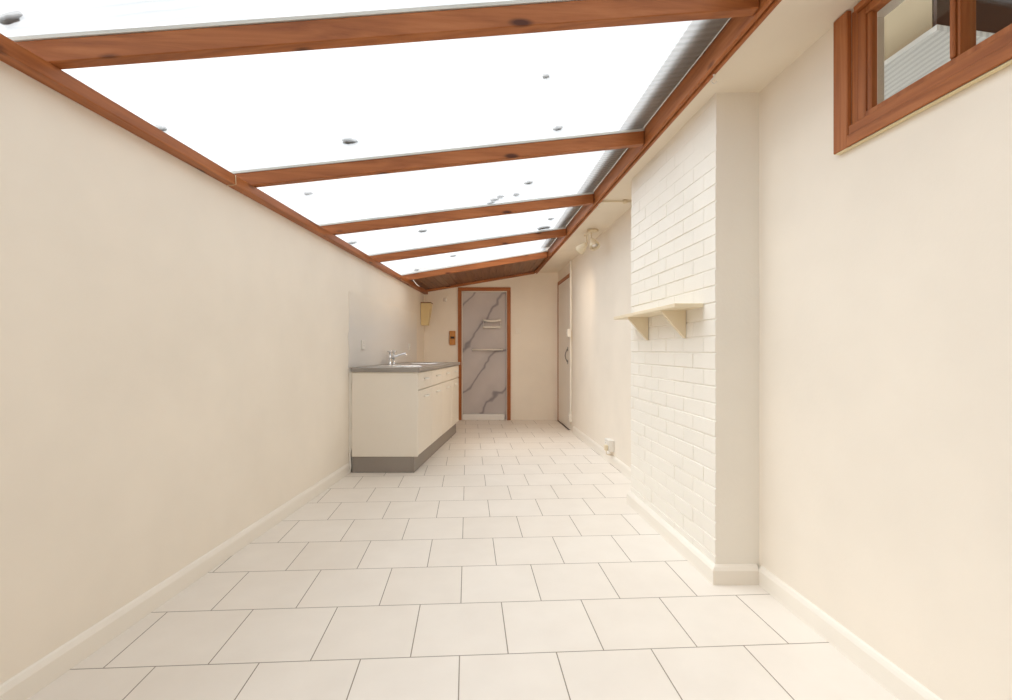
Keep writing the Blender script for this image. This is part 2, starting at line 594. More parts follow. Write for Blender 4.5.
# translucent sheets, one per bay, lying on the beads
SH0 = RH + .013
sheet_lab = ['behind the camera', 'over the camera', 'in the widest bay, crossed by the darkest dead leaf',
             'in the second bay, with a diagonal row of leaves', 'in the third bay, with a leaf cluster near the beam', 'in the narrowest bay, next to the boarded soffit']
def sheet_pt(i, s, u, dz=0.0):
    """s: 0 nearer rafter .. 1 farther rafter; u: 0 left .. 1 right (beyond: overhang)"""
    l = left_end(rafters[i][0]).lerp(left_end(rafters[i + 1][0]), s) + Vector((0, -RT / 2, SH0 + dz))
    r = right_end(rafters[i][1]).lerp(right_end(rafters[i + 1][1]), s) + Vector((0, -RT / 2, SH0 + dz))
    return l + (r - l) * u
for i in range(len(rafters) - 1):
    bm = new()
    n = 10
    lo, hi = [], []
    g = .002
    for a in range(n + 1):
        for s in (g, 1 - g):
            u = -.10 + (1.012 + .10) * a / n
            lo.append(bm.verts.new(sheet_pt(i, s, u)))
            hi.append(bm.verts.new(sheet_pt(i, s, u, .010)))
    fs = []
    for a in range(n):
        q = (2 * a, 2 * a + 1, 2 * a + 3, 2 * a + 2)
        fs.append(bm.faces.new([lo[j] for j in q]))
        fs.append(bm.faces.new([hi[j] for j in q[::-1]]))
        fs.append(bm.faces.new([lo[2 * a], lo[2 * a + 2], hi[2 * a + 2], hi[2 * a]]))
        fs.append(bm.faces.new([lo[2 * a + 1], hi[2 * a + 1], hi[2 * a + 3], lo[2 * a + 3]]))
    fs.append(bm.faces.new([lo[0], hi[0], hi[1], lo[1]]))
    fs.append(bm.faces.new([lo[-2], lo[-1], hi[-1], hi[-2]]))
    bmesh.ops.recalc_face_normals(bm, faces=fs)
    tag(obj('roof_sheet', bm, 'sheet'), 'white translucent ribbed roof sheet ' + sheet_lab[i], 'roof sheet', 'translucent roof sheets')

# flashing lying over the upper edge of the sheets
bm = new()
for i in range(len(rafters) - 1):
    A = [sheet_pt(i, 0, .945 , .042), sheet_pt(i, 0, 1.012, .042), sheet_pt(i, 0, 1.012, .046), sheet_pt(i, 0, .945, .046)]
    B = [sheet_pt(i, 1, .945 , .042), sheet_pt(i, 1, 1.012, .042), sheet_pt(i, 1, 1.012, .046), sheet_pt(i, 1, .945, .046)]
    prism(bm, A, B)
tag(obj('roof_flashing', bm, 'lead'), 'dark flashing strip showing through the sheets beside the right-hand beam', 'flashing')

# boarded soffit between the last rafter and the far wall
bm = new()
yl = Y1 - .005
nb = 17
l0, r0 = left_end(rafters[-1][0]), right_end(rafters[-1][1])
l1, r1 = left_end(yl), right_end(yl)
l1.x, r1.x = Lw(yl, PLATE_W * .1, 0)[0], Bm(yl, .034, 0)[0]
l0.x -= .052
l0.z -= .004
l1.z -= .004
for k in range(nb):
    a0, a1 = k / nb, (k + 1) / nb
    g = .0035
    def pt(u, s, dz):
        return (l0.lerp(r0, u)).lerp(l1.lerp(r1, u), s) + Vector((0, 0, .020 + dz))
    du = g / 1.7
    A = [pt(a0, 0, .006), pt(a0 + du, 0, 0), pt(a1 - du, 0, 0), pt(a1, 0, .006), pt(a1, 0, .02), pt(a0, 0, .02)]
    B = [pt(a0, 1, .006), pt(a0 + du, 1, 0), pt(a1 - du, 1, 0), pt(a1, 1, .006), pt(a1, 1, .02), pt(a0, 1, .02)]
    prism(bm, [p + Vector((0, .003, 0)) for p in A], B)
struct(obj('ceiling_boarding', bm, 'board'), 'sloping dark timber boarding above the far doorway', 'boarded ceiling')
# solid roof over the boards
bm = new()
A = [l0 + Vector((-.05, .004, .042)), r0 + Vector((.0, .004, .042)), r0 + Vector((.0, .004, .085)), l0 + Vector((-.05, .004, .085))]
B = [l1 + Vector((-.05, .004, .042)), r1 + Vector((.0, .004, .042)), r1 + Vector((.0, .004, .085)), l1 + Vector((-.05, .004, .085))]
prism(bm, A, B)
struct(obj('ceiling_deck', bm, 'board'), 'solid roof deck over the dark timber boarding at the far end', 'roof deck')
bm = new()
a, b = l1.copy(), r1.copy()
sec = [(0, .018), (-.022, .018), (-.018, -.012), (0, -.018)]
prism(bm, [a + Vector((0, dy + .004, dz)) for dy, dz in sec], [b + Vector((0, dy + .004, dz)) for dy, dz in sec])
struct(obj('trim_1', bm, 'wood_x'), 'brown timber bead under the boarding along the far wall', 'trim')

# unseen solid deck added behind the camera to dim the near end
bm = new()
a0, a1 = left_end(Y0 - .1), right_end(Y0 - .1)
b0, b1 = left_end(-.80), right_end(-.65)
prism(bm, [p + Vector((dx, 0, dz)) for p, dx, dz in ((a0, -.12, .02), (a1, 0, .02), (a1, 0, .07), (a0, -.12, .07))],
      [p + Vector((dx, 0, dz)) for p, dx, dz in ((b0, -.12, .02), (b1, 0, .02), (b1, 0, .07), (b0, -.12, .07))])
struct(obj('ceiling_boarding', bm, 'board'), 'unseen solid deck added behind the camera to cut daylight', 'boarded ceiling')

# dead leaves on the sheets
def on_sheet(u, v):
    """where the line of sight through a photograph point meets the top of the roof sheets"""
    dx, dz = (u - 506) / F, (350 - v) / F
    y = 3.0
    for _ in range(60):
        X = dx * y
        xl, xr = Lw(y, PLATE_W, 0)[0], Bm(y, .034, 0)[0]
        zz = PLATE_Z1 + .002 + (2.272 - PLATE_Z1 - .002) * (X - xl) / (xr - xl) + SH0 + .011
        y = .5 * y + .5 * (zz - CAM_Z) / dz
    return Vector((dx * y, y, zz))
leaves = [(350, 142, .075, .034, 'largest dead leaf lying left of centre on the widest roof sheet'),
          (558, 129, .05, .028, 'dead leaf on the widest roof sheet just before the second rafter'),
          (546, 77, .03, .02, 'small dead leaf in the middle of the widest roof sheet'),
          (10, 19, .10, .022, 'long curled dead leaf in the top left corner above the nearest rafter'),
          (529, 183, .065, .036, 'dead leaf on the second roof sheet, rightmost of its diagonal row'),
          (516, 195, .05, .03, 'dead leaf on the second roof sheet, second from the right of its diagonal row'),
          (500.5, 197, .055, .022, 'thin dead leaf on the second roof sheet, third from the right of its diagonal row'),
          (495, 200, .075, .028, 'long dead leaf on the second roof sheet, fourth from the right of its row'),
          (490.5, 203.5, .06, .026, 'dead leaf on the second roof sheet close to the third rafter'),
          (308, 194, .06, .02, 'thin dead leaf near the left edge of the second roof sheet'),
          (544, 228, .15, .07, 'clump of dead leaves near the right end of the third roof sheet'),
          (551, 219, .06, .04, 'small dead leaf just above the clump on the third roof sheet'),
          (423, 231, .08, .045, 'dead leaf in the middle of the third roof sheet'),
          (352, 243, .09, .045, 'dead leaf at the left end of the third roof sheet'),
          (453, 256, .08, .05, 'dead leaf on the narrowest roof sheet near its middle'),
          (417, 270, .08, .05, 'dead leaf on the narrowest roof sheet towards its left end'),
          (161, 129, .05, .03, 'dead leaf by the left plate on the widest roof sheet')]
for i, (u, v, L, W, lab) in enumerate(leaves):
    p = on_sheet(u, v)
    rl = random.Random(i)
    ang = rl.uniform(-.5, .5)
    bm = new()
    n = 14
    lo, hi = [], []
    sl = .12
    for k in range(n):
        th = 2 * math.pi * k / n
        rr = 1 + rl.uniform(-.22, .22)
        x, y = L / 2 * rr * math.cos(th), W * .75 * rr * math.sin(th) * (1 - .3 * math.cos(th))
        X, Yv = x * math.cos(ang) - y * math.sin(ang), x * math.sin(ang) + y * math.cos(ang)
        lo.append(p + Vector((X, Yv, sl * X + .001)))
        hi.append(p + Vector((X * .9, Yv * .9, sl * X + .006 + rl.uniform(0, .006))))
    prism(bm, lo, hi)
    tag(obj('dead_leaf', bm, 'leaf'), lab, 'leaf', 'dead leaves on the roof')

# small hooks on the beams
def cup_hook(top, label, s=1.0, mat='white'):
    bm = new()
    p = Vector(top)
    pts = [p, p + Vector((0, 0, -.014 * s))]
    for k in range(9):
        a = math.pi * (.5 + k * 1.45 / 8)
        pts.append(p + Vector((-.010 * s * math.cos(a) * -1, 0, -.027 * s + .012 * s * math.sin(a))))
    tube(bm, pts, .0022 * s, 8)
    lathe(bm, p, (0, 0, -1), [(0, .005 * s), (.002 * s, .005 * s), (.003 * s, .003 * s)], 10)
    tag(obj('cup_hook', bm, mat), label, 'hook', 'small hooks on the roof timbers')
cup_hook(Bm(2.09, .004, 2.2545), 'small white cup hook under the right-hand beam before the chimney breast')
cup_hook(Bm(3.94, .004, 2.2545), 'small white cup hook under the right-hand beam beyond the chimney breast', 1.1)
bm = new()
p0 = Vector(Lw(2.53, PLATE_W + .002, 1.981))
tube(bm, [p0, p0 + Vector((.002, 0, -.046)), p0 + Vector((-.012, 0, -.050)), p0 + Vector((-.040, .0, -.050)), p0 + Vector((-.05, 0, -.056))], .0018, 8)
tag(obj('wire_hook', bm, 'brass'), 'thin pale wire clip bent round the left timber plate', 'hook')
bm = new()
q = left_end(6.33) + Vector((.05, .0, -.002))
tube(bm, [q, q + Vector((.02, .02, -.03)), q + Vector((.045, .03, -.06)), q + Vector((.075, .04, -.08))], [.005, .0055, .006, .006], 8)
tag(obj('cable_end', bm, 'white'), 'short white cable end hanging from the farthest rafter by the left wall', 'cable')

# ------------------------------------------------------------------ far doorway with marbled shower panel
FRW = .056
d = thing('door_1', ((DX0 + DX1) / 2, Y1, 0), 'brown timber door frame round the shower recess in the far wall', 'door frame', kind='structure')
for x0, x1 in ((DX0 - FRW + .006, DX0 + .006), (DX1 - .006, DX1 - .006 + FRW)):
    bm = new()
    box(bm, ident, (x0, x1), (Y1 - .022, Y1 - .001), (0, DZ - .006), .004, 2)
    obj('jamb', bm, 'wood_z', d)
bm = new()
box(bm, ident, (DX0 - FRW + .006, DX1 + FRW - .006), (Y1 - .022, Y1 - .001), (DZ - .006, DZ + FRW - .006), .004, 2)
obj('head', bm, 'wood_x', d)
bm = new()
box(bm, ident, (DX0 + .001, DX0 + .016), (Y1 + .001, Y1 + .079), (.0, DZ - .001))
box(bm, ident, (DX1 - .016, DX1 - .001), (Y1 + .001, Y1 + .079), (.0, DZ - .001))
box(bm, ident, (DX0 + .016, DX1 - .016), (Y1 + .001, Y1 + .079), (DZ - .016, DZ - .001))
obj('lining', bm, 'white', d)
bm = new()
box(bm, ident, (DX0 + .001, DX1 - .001), (Y1 + .08, Y1 + .10), (.0, DZ - .001))
PNL = Y1 + .08
p = obj('marble_panel', bm, 'marble', d)
p['label'] = 'grey marble-effect panel with dark diagonal veins'
bm = new()
box(bm, ident, (DX0 + .017, DX1 - .046), (Y1 - .012, PNL - .001), (0, .088), .008, 2)
tag(obj('shower_tray', bm, 'tray'), 'white raised shower tray lip at the foot of the far doorway', 'shower tray')

def at(u, v, y):
    return Vector(((u - 506) / F * y, y, CAM_Z + (350 - v) / F * y))
# wire rack and rail
yb = PNL - .06
x0, x1 = at(483, 0, yb).x, at(501, 0, yb).x
t = thing('shower_rack', ((x0 + x1) / 2, PNL, 1.43), 'pale double-bar rack fixed high on the grey marble panel', 'rack')
for nm, z, dip in (('upper_bar', 1.545, .018), ('lower_bar', 1.435, .0)):
    bm = new()
    tube(bm, [(x0 + (x1 - x0) * k / 8, yb, z - dip * math.sin(math.pi * k / 8)) for k in range(9)], .016, 10)
    obj(nm, bm, 'white', t)
for x in (x0 + .01, x1 - .01):
    bm = new()
    tube(bm, [(x, yb, 1.55), (x, yb, 1.43)], .006, 8)
    for z in (1.545, 1.435):
        tube(bm, [(x, yb, z), (x, PNL - .001, z)], .007, 8)
    obj('side_bracket', bm, 'steel', t)
x0, x1 = at(472, 0, yb).x, at(503, 0, yb).x
t = thing('towel_rail', ((x0 + x1) / 2, PNL, 1.08), 'slim steel towel rail across the middle of the grey marble panel', 'rail')
bm = new()
tube(bm, [(x0, yb, 1.085), (x1, yb, 1.085)], .011, 10)
obj('bar', bm, 'white', t)
for x in (x0 + .02, x1 - .02):
    bm = new()
    lathe(bm, (x, PNL - .001, 1.085), (0, -1, 0), [(0, .02), (.006, .02), (.009, .008), (.06, .008)], 14)
    obj('mount', bm, 'steel', t)

# ------------------------------------------------------------------ side door near the far end of the right wall
d = thing('door_2', Rw(7.05, 0, 0), 'pale side door in a brown frame at the far end of the right wall', 'door', kind='structure')
DY0, DY1, DT = 6.60, 7.48, 2.065
bm = new()
box(bm, Rw, (DY0, DY1), (.001, .012), (.006, DT), .002)
leaf = obj('leaf', bm, 'door', d)
bm = new()
box(bm, Rw, (DY1 + .002, DY1 + .06), (.0005, .014), (0, DT + .055), .002)
obj('jamb', bm, 'wood_z', d)
bm = new()
box(bm, Rw, (DY0, DY1 + .001), (.0005, .016), (DT + .002, DT + .055), .003)
obj('head', bm, 'wood_y', d)
bm = new()
box(bm, Rw, (DY0, DY1), (.001, .03), (0, .0055))
obj('threshold', bm, 'dark', d)
bm = new()
hy, hz = 6.74, 1.005
tube(bm, [Rw(hy, .0125, hz - .095), Rw(hy, .022, hz - .085), Rw(hy, .042, hz - .04), Rw(hy, .048, hz), Rw(hy, .042, hz + .04), Rw(hy, .022, hz + .085), Rw(hy, .0125, hz + .095)], [.006, .007, .006, .0065, .006, .007, .006], 10)
for z in (hz - .09, hz + .09):
    box(bm, Rw, (hy - .010, hy + .010), (.0122, .017), (z - .03, z + .03), .002)
obj('handle', bm, 'dark_metal', leaf)

# trunking, switch and socket boxes beside that door
bm = new()
box(bm, Rw, (6.545, 6.575), (.001, .022), (.235, 2.272), .002)
tag(obj('cable_trunking', bm, 'white'), 'slim white vertical cable trunking beside the pale side door', 'trunking')
def plate(name, f, y, z, w, h, dep, label, cat, mat='white', kind='socket', group=None, o0=.001, edge=.004):
    t = thing(name, f(y, o0, z - h / 2), label, cat, group)
    bm = new()
    box(bm, f, (y - w / 2, y + w / 2), (o0, o0 + dep), (z - h / 2, z + h / 2), edge, 2)
    obj('plate', bm, mat, t)
    if kind == 'switch':
        bm = new()
        box(bm, f, (y - w * .12, y + w * .12), (o0 + dep, o0 + dep + .006), (z - h * .16, z + h * .16), .001)
        obj('rocker', bm, mat, t)
    else:
        for s in ((-.25, .25) if w > .12 else (0,)):
            bm = new()
            for dy, dz, a, b in ((0, .014, .002, .004), (-.011, -.010, .004, .002), (.011, -.010, .004, .002)):
                box(bm, f, (y + w * s + dy - a, y + w * s + dy + a), (o0 + dep - .002, o0 + dep + .0006), (z + dz - b, z + dz + b))
            obj('socket_holes', bm, 'black', t)
            bm = new()
            box(bm, f, (y + w * s - .006, y + w * s + .006), (o0 + dep, o0 + dep + .005), (z + h * .28, z + h * .4), .001)
            obj('rocker', bm, mat, t)
    return t
plate('light_switch', Rw, 6.53, 1.305, .10, .105, .045, 'white surface-mounted switch box on the trunking beside the side door', 'switch', kind='switch', o0=.023)
plate('power_socket', Rw, 6.56, .175, .09, .11, .035, 'small white socket box at the foot of the trunking beside the side door', 'socket')
t = plate('power_socket', Rw, 4.66, .178, .15, .105, .05, 'white double socket box low on the right wall before the chimney breast', 'socket')
bm = new()
box(bm, Rw, (4.60, 4.645), (.053, .085), (.135, .185), .006, 2)
tube(bm, [Rw(4.62, .068, .136), Rw(4.62, .066, .10), Rw(4.62, .045, .092), Rw(4.615, .020, .093)], .004, 8)
tag(obj('mains_plug', bm, 'cream_plastic'), 'cream mains plug pushed into the low socket on the right wall', 'plug')

# ------------------------------------------------------------------ ceiling spotlight
cx, cy = .845, 4.85
t = thing('ceiling_spotlight', (cx, cy, 2.275), 'cream twin-head ceiling spotlight beyond the chimney breast', 'light')
bm = new()
lathe(bm, (cx + .02, cy + .02, 2.2745), (0, 0, -1), [(0, .055), (.014, .055), (.022, .045), (.024, .02)], 24)
obj('ceiling_rose', bm, 'cream_plastic', t)
bm = new()
box(bm, lambda a, o, z: (cx - .0225 - a * .227 + o * .97, cy + .005 + a + o * .2, z), (-.11, .11), (-.013, .013), (2.228, 2.2505), .004, 2)
obj('bar', bm, 'cream_plastic', t)
for (hx, hy, hz, ax_) in ((cx - .035, cy + .06, 2.185, (-.55, .75, -.55)), (cx - .01, cy - .05, 2.205, (.22, -.45, -.75))):
    bm = new()
    A = Vector(ax_).normalized()
    tube(bm, [(hx, hy, 2.23), Vector((hx, hy, hz - .03)), Vector((hx, hy, hz - .03)) + A * .02], .006, 8)
    a = obj('arm', bm, 'cream_plastic', t)
    bm = new()
    base = Vector((hx, hy, hz - .03)) + A * .012
    lathe(bm, base, A, [(0, .014), (.006, .022), (.03, .027), (.06, .042), (.10, .052), (.104, .052), (.104, .046), (.06, .036), (.045, .0)], 24)
    h = obj('lamp_head', bm, 'cream_plastic', t)
    bm = new()
    lathe(bm, base + A * .048, A, [(0, .012), (.02, .026), (.038, .032), (.044, .02), (.045, .002)], 18)
    obj('bulb', bm, 'steel', h)
    if ax_[1] < .5:
        continue
    lt = bpy.data.objects.new('far_end_fill', bpy.data.lights.new('far_end_fill', 'SPOT'))  # warm fill light added at this head to brighten the far end
    COL.objects.link(lt)
    lt.data.energy = 24
    lt.data.color = (1.0, 0.74, 0.48)
    lt.data.spot_size = math.radians(125)
    lt.data.spot_blend = 0.9
    lt.data.shadow_soft_size = 0.03
    lt.parent = h
    lt.location = base + A * .112 - Vector(t.location)
    lt.rotation_euler = A.to_track_quat('-Z', 'Y').to_euler()

# small pipe with a stop at the ceiling beyond the chimney breast
yp = 3.90
bm = new()
tube(bm, [Bm(yp, -.006, 2.262), Rw(yp, .075, 2.262)], .007, 10)
lathe(bm, Rw(yp, .10, 2.262), (-1, 0, 0), [(0, .016), (.02, .020), (.03, .016), (.034, .008)], 14)
tube(bm, [Rw(yp, .10, 2.262), Rw(yp, .001, 2.262)], .008, 10)
tag(obj('overhead_pipe', bm, 'cream_plastic'), 'thin cream pipe under the ceiling from the beam to the right wall', 'pipe')

# ------------------------------------------------------------------ shelf on the chimney breast
t = thing('wall_shelf', Ch(2.87, .05, 1.14), 'small cream painted wooden shelf on the white brick chimney breast', 'shelf')
bm = new()
box(bm, Ch, (2.385, 3.375), (.0075, .148), (1.288, 1.308), .0025, 1)
obj('board', bm, 'shelf', t)
for y in (2.575, 3.11):
    bm = new()
    sec = [(.0075, 1.145), (.012, 1.142), (.128, 1.276), (.13, 1.2875), (.0075, 1.2875)]
    prism(bm, [Ch(y, o, z) for o, z in sec], [Ch(y + .024, o, z) for o, z in sec])
    obj('bracket', bm, 'shelf', t)

# ------------------------------------------------------------------ high internal window
w = thing('window_1', Rw(1.35, 0, WZ0), 'brown timber internal window high on the right wall', 'window', kind='structure')
bm = new()
box(bm, Rw, (1.718, 1.784), (.001, .020), (1.79, 2.272), .003)        # outer architrave
obj('architrave', bm, 'wood_z', w)
bm = new()
box(bm, Rw, (1.690, 1.7178), (-.05, .004), (1.866, 2.261), .002)
obj('frame_jamb', bm, 'wood_z', w)
bm = new()
box(bm, Rw, (WY0 + .001, 1.717), (-.05, .016), (1.801, 1.865), .004, 2)
box(bm, Rw, (.90, 1.717), (.0165, .024), (1.790, 1.83), .003)
obj('window_sill', bm, 'wood_y', w)
bm = new()
box(bm, Rw, (.895, 1.775), (.001, .018), (1.7855, 1.7895), .001)
obj('caulk_line', bm, 'caulk', w)
bm = new()
box(bm, Rw, (WY0 + .001, 1.689), (-.05, .02), (2.242, 2.262), .002)
obj('frame_head', bm, 'wood_y', w)
bm = new()
box(bm, Rw, (WY0 + .001, WY0 + .03), (-.10, .02), (1.866, 2.241), .002)
obj('frame_jamb', bm, 'wood_z', w)
# sash
sz0, sz1 = 1.867, 2.241
bm = new()
box(bm, Rw, (1.655, 1.689), (-.03, .006), (sz0, sz1), .003)
box(bm, Rw, (.962, .99), (-.03, .006), (sz0, sz1), .003)
box(bm, Rw, (.99, 1.655), (-.03, .006), (sz0, sz0 + .018), .002)
box(bm, Rw, (.99, 1.655), (-.03, .006), (sz1 - .026, sz1), .002)
sash = obj('sash', bm, 'wood_z', w)
bm = new()
box(bm, Rw, (1.338, 1.366), (-.045, .002), (sz0 + .018, sz1 - .026), .004, 2)
box(bm, Rw, (1.345, 1.359), (.002, .012), (sz0 + .018, sz1 - .026), .003)
obj('mullion', bm, 'wood_z', sash)
bm = new()
box(bm, Rw, (1.637, 1.655), (-.022, .001), (sz0 + .018, sz1 - .026), .003)
obj('glazing_bead', bm, 'wood_z', sash)
for a, b in ((.99, 1.337), (1.367, 1.640)):
    bm = new()
    box(bm, Rw, (a, b), (-.028, -.024), (sz0 + .018, sz1 - .026))
    obj('pane', bm, 'glass', sash)

# the room behind the window
def In(y, o, z):                # the lowered ceiling ends on a slight skew
    return Rw(y + (.19 * (-.30 - o) if y < 2 else 0), o, z)
bm = new()
HB = 1.03
box(bm, In, (1.74, 3.3), (-.55, -.30), (2.225, 2.70))
struct(obj('wall_inner', bm, 'inner_wall'), 'beige bulkhead seen through the high window', 'wall')
bm = new()
box(bm, In, (1.722, 3.3), (-1.9, -.30), (2.205, 2.2245))
struct(obj('ceiling_inner', bm, 'lined'), 'white ribbed lowered ceiling seen through the high window', 'ceiling')
bm = new()
box(bm, In, (1.722, 1.735), (-1.9, -.30), (2.2255, 2.70))
struct(obj('trim_2', bm, 'dark'), 'dark timber end of the lowered ceiling behind the high window', 'trim')
bm = new()
box(bm, Rw, (-.2, 3.4), (-2.05, -1.92), (0, .25))
box(bm, Rw, (-.2, 3.4), (-2.05, -1.92), (2.19, 2.72))
box(bm, Rw, (-.2, .2), (-2.05, -1.92), (.25, 2.19))
box(bm, Rw, (3.0, 3.4), (-2.05, -1.92), (.25, 2.19))
struct(obj('wall_inner_far', bm, 'inner_wall'), 'beige outer wall of the room behind the high window', 'wall')
bm = new()
box(bm, Rw, (3.31, 3.4), (-1.91, -.135), (0, 2.72))
box(bm, Rw, (-.2, -.1), (-1.91, -.135), (0, 2.72))
struct(obj('wall_inner_side', bm, 'cream'), 'beige side walls of the room behind the high window', 'wall')
bm = new()
box(bm, Rw, (-.2, 3.4), (-2.05, -.135), (2.73, 2.80))
struct(obj('ceiling_inner_top', bm, 'inner_wall'), 'main ceiling of the room behind the high window', 'ceiling')
bm = new()
box(bm, Rw, (-.2, 3.4), (-2.05, -.38), (-.08, 0))
struct(obj('floor_inner', bm, 'tray'), 'floor of the room behind the high window', 'floor')

# ------------------------------------------------------------------ sink run
NY, FY = 4.325, 6.41
UW = (FY - NY) / 4
ords = ['nearest', 'second', 'third', 'farthest']
glab = ['cream base cabinet nearest the camera, with its plain end panel showing',
        'cream base cabinet second from the camera in the sink run',
        'cream base cabinet third from the camera in the sink run',
        'cream base cabinet farthest from the camera, beside the far doorway']
def dhandle(bm, f, y, z, w=.11):
    pts = [f(y - w / 2, .0005, z), f(y - w / 2, .016, z), f(y - w / 2 + .012, .026, z), f(y, .030, z), f(y + w / 2 - .012, .026, z), f(y + w / 2, .016, z), f(y + w / 2, .0005, z)]
    tube(bm, pts, .0075, 8)
for i in range(4):
    a, b = NY + i * UW, NY + (i + 1) * UW
    t = thing('base_cabinet', Cb((a + b) / 2, -.27, .145), glab[i], 'cabinet', 'base cabinets under the worktop')
    bm = new()
    dep = -.560
    box(bm, Cb, (a + .0015, a + .0175), (dep, -.022), (.145, .885), .001)
    box(bm, Cb, (b - .0175, b - .0015), (dep, -.022), (.145, .885), .001)
    box(bm, Cb, (a + .018, b - .018), (dep, -.022), (.145, .161), .001)
    box(bm, Cb, (a + .018, b - .018), (dep, dep + .008), (.162, .885), .001)
    box(bm, Cb, (a + .018, b - .018), (-.060, -.0222), (.712, .734), .001)
    obj('body', bm, 'cabinet', t)
    bm = new()
    box(bm, Cb, (a + .003, b - .003), (-.0205, -.001), (.728, .880), .003, 2)
    dr = obj('drawer', bm, 'cabinet', t)
    bm = new()
    f2 = lambda y, o, z: Cb(y, o - .001, z)
    dhandle(bm, f2, (a + b) / 2, .815)
    obj('handle', bm, 'white', dr)
    bm = new()
    box(bm, Cb, (a + .003, b - .003), (-.0205, -.001), (.150, .719), .003, 2)
    dd = obj('door', bm, 'cabinet', t)
    bm = new()
    dhandle(bm, f2, (a + b) / 2 + (.0 if i % 2 else .0), .655)
    obj('handle', bm, 'white', dd)
    if i == 0:
        bm = new()
        box(bm, lambda y, o, z: (Cb(y, 0, 0)[0] + o if o > -.3 else Lw(y, .030, 0)[0], y, z), (NY - .020, NY), (-.6, -.002), (.142, .886), .002)
        obj('end_panel', bm, 'cabinet', t)
# plinth
t = thing('plinth', Cb((NY + FY) / 2, -.3, 0), 'grey-brown kickboard running round the foot of the sink run', 'plinth')
bm = new()
box(bm, Cb, (NY - .012, FY), (-.052, -.034), (.001, .1405), .002)
obj('front_board', bm, 'plinth', t)
bm = new()
box(bm, lambda y, o, z: (Cb(y, 0, 0)[0] + o if o > -.3 else Lw(y, .032, 0)[0], y, z), (NY - .012, NY + .006), (-.6, -.053), (.001, .1405), .002)
obj('end_board', bm, 'plinth', t)

# worktop with the sink cut out of it
WT0, WT1 = .888, .922
SY0, SY1, SO0, SO1 = 4.72, 5.86, -.50, -.07      # rim of the inset sink
bm = new()
rf = random.Random(11)
n = 16
pa = [Lw(NY - .004, .001, .89 * k / n) for k in range(n + 1)] + [Lw(NY - .004, .026 - rf.uniform(0, .012) * (1 if k < 4 else .4), .89 * k / n) for k in range(n, -1, -1)]
prism(bm, pa, [(x + .0008, y + .02, z) for x, y, z in pa])
tag(obj('filler_strip', bm, 'white'), 'ragged white filler between the left wall and the near end of the sink unit', 'filler')
def Wt(y, o, z):                                   # o from 0 (front) to -1 (at the wall)
    return (Cb(y, .018, 0)[0] * (1 + o) + Lw(y, .030 if y < 4.6 else .009, 0)[0] * (-o), y, z)
def back_o(y, off):                                # convert cabinet offset into the worktop's own ratio
    xf, xb = Cb(y, .018, 0)[0], Lw(y, .009, 0)[0]
    return (Cb(y, off, 0)[0] - xf) / (xf - xb)
bm = new()
o_b, o_f = back_o(5.3, -.47), back_o(5.3, -.10)
box(bm, Wt, (NY - .035, SY0 + .03), (-1, 0), (WT0, WT1))
box(bm, Wt, (SY1 - .03, FY + .01), (-1, 0), (WT0, WT1))
box(bm, Wt, (SY0 + .03, SY1 - .03), (-1, o_b), (WT0, WT1))
box(bm, Wt, (SY0 + .03, SY1 - .03), (o_f, 0), (WT0, WT1))
bmesh.ops.remove_doubles(bm, verts=bm.verts, dist=.0001)
tag(obj('worktop', bm, 'worktop'), 'grey laminate worktop over the cream cabinets', 'worktop')

# inset steel sink: rim, bowl, drainer ridges, waste
t = thing('kitchen_sink', Cb(5.3, -.28, WT1), 'stainless steel inset sink with drainer in the grey worktop', 'sink')
bm = new()
def rect(y0, y1, o0, o1, z):
    return [Cb(y0, o0, z), Cb(y1, o0, z), Cb(y1, o1, z), Cb(y0, o1, z)]
z = WT1 + .004
B0, B1 = 5.41, 5.81       # bowl along the run
bo0, bo1 = -.45, -.12
rings = [rect(SY0, SY1, SO0, SO1, WT1 + .0008), rect(SY0 + .004, SY1 - .004, SO0 + .004, SO1 - .004, z)]
A = [[bm.verts.new(p) for p in q] for q in rings]
for q in range(4):
    bm.faces.new([A[0][q], A[0][(q + 1) % 4], A[1][(q + 1) % 4], A[1][q]])
bowl_top = [bm.verts.new(p) for p in rect(B0, B1, bo0, bo1, z)]
for q in range(4):
    bm.faces.new([A[1][q], A[1][(q + 1) % 4], bowl_top[(q + 1) % 4], bowl_top[q]])
prev = bowl_top
for inset, dz in ((.006, -.012), (.012, -.10), (.022, -.135), (.05, -.145)):
    ring = [bm.verts.new(p) for p in rect(B0 + inset, B1 - inset, bo0 + inset, bo1 - inset, z + dz)]
    for q in range(4):
        bm.faces.new([prev[q], prev[(q + 1) % 4], ring[(q + 1) % 4], ring[q]])
    prev = ring
bm.faces.new(prev)
bmesh.ops.recalc_face_normals(bm, faces=bm.faces)
obj('basin', bm, 'steel', t)
bm = new()
for k in range(8):
    o = -.42 + k * .04
    tube(bm, [Cb(4.80, o, z + .0015), Cb(5.33, o, z + .0015)], .003, 6)
obj('drainer_ridges', bm, 'steel', t)
bm = new()
lathe(bm, Cb((B0 + B1) / 2, -.285, z - .1448), (0, 0, 1), [(0, .038), (.002, .038), (.003, .03), (.0015, .012)], 20)
obj('waste', bm, 'dark_metal', t)

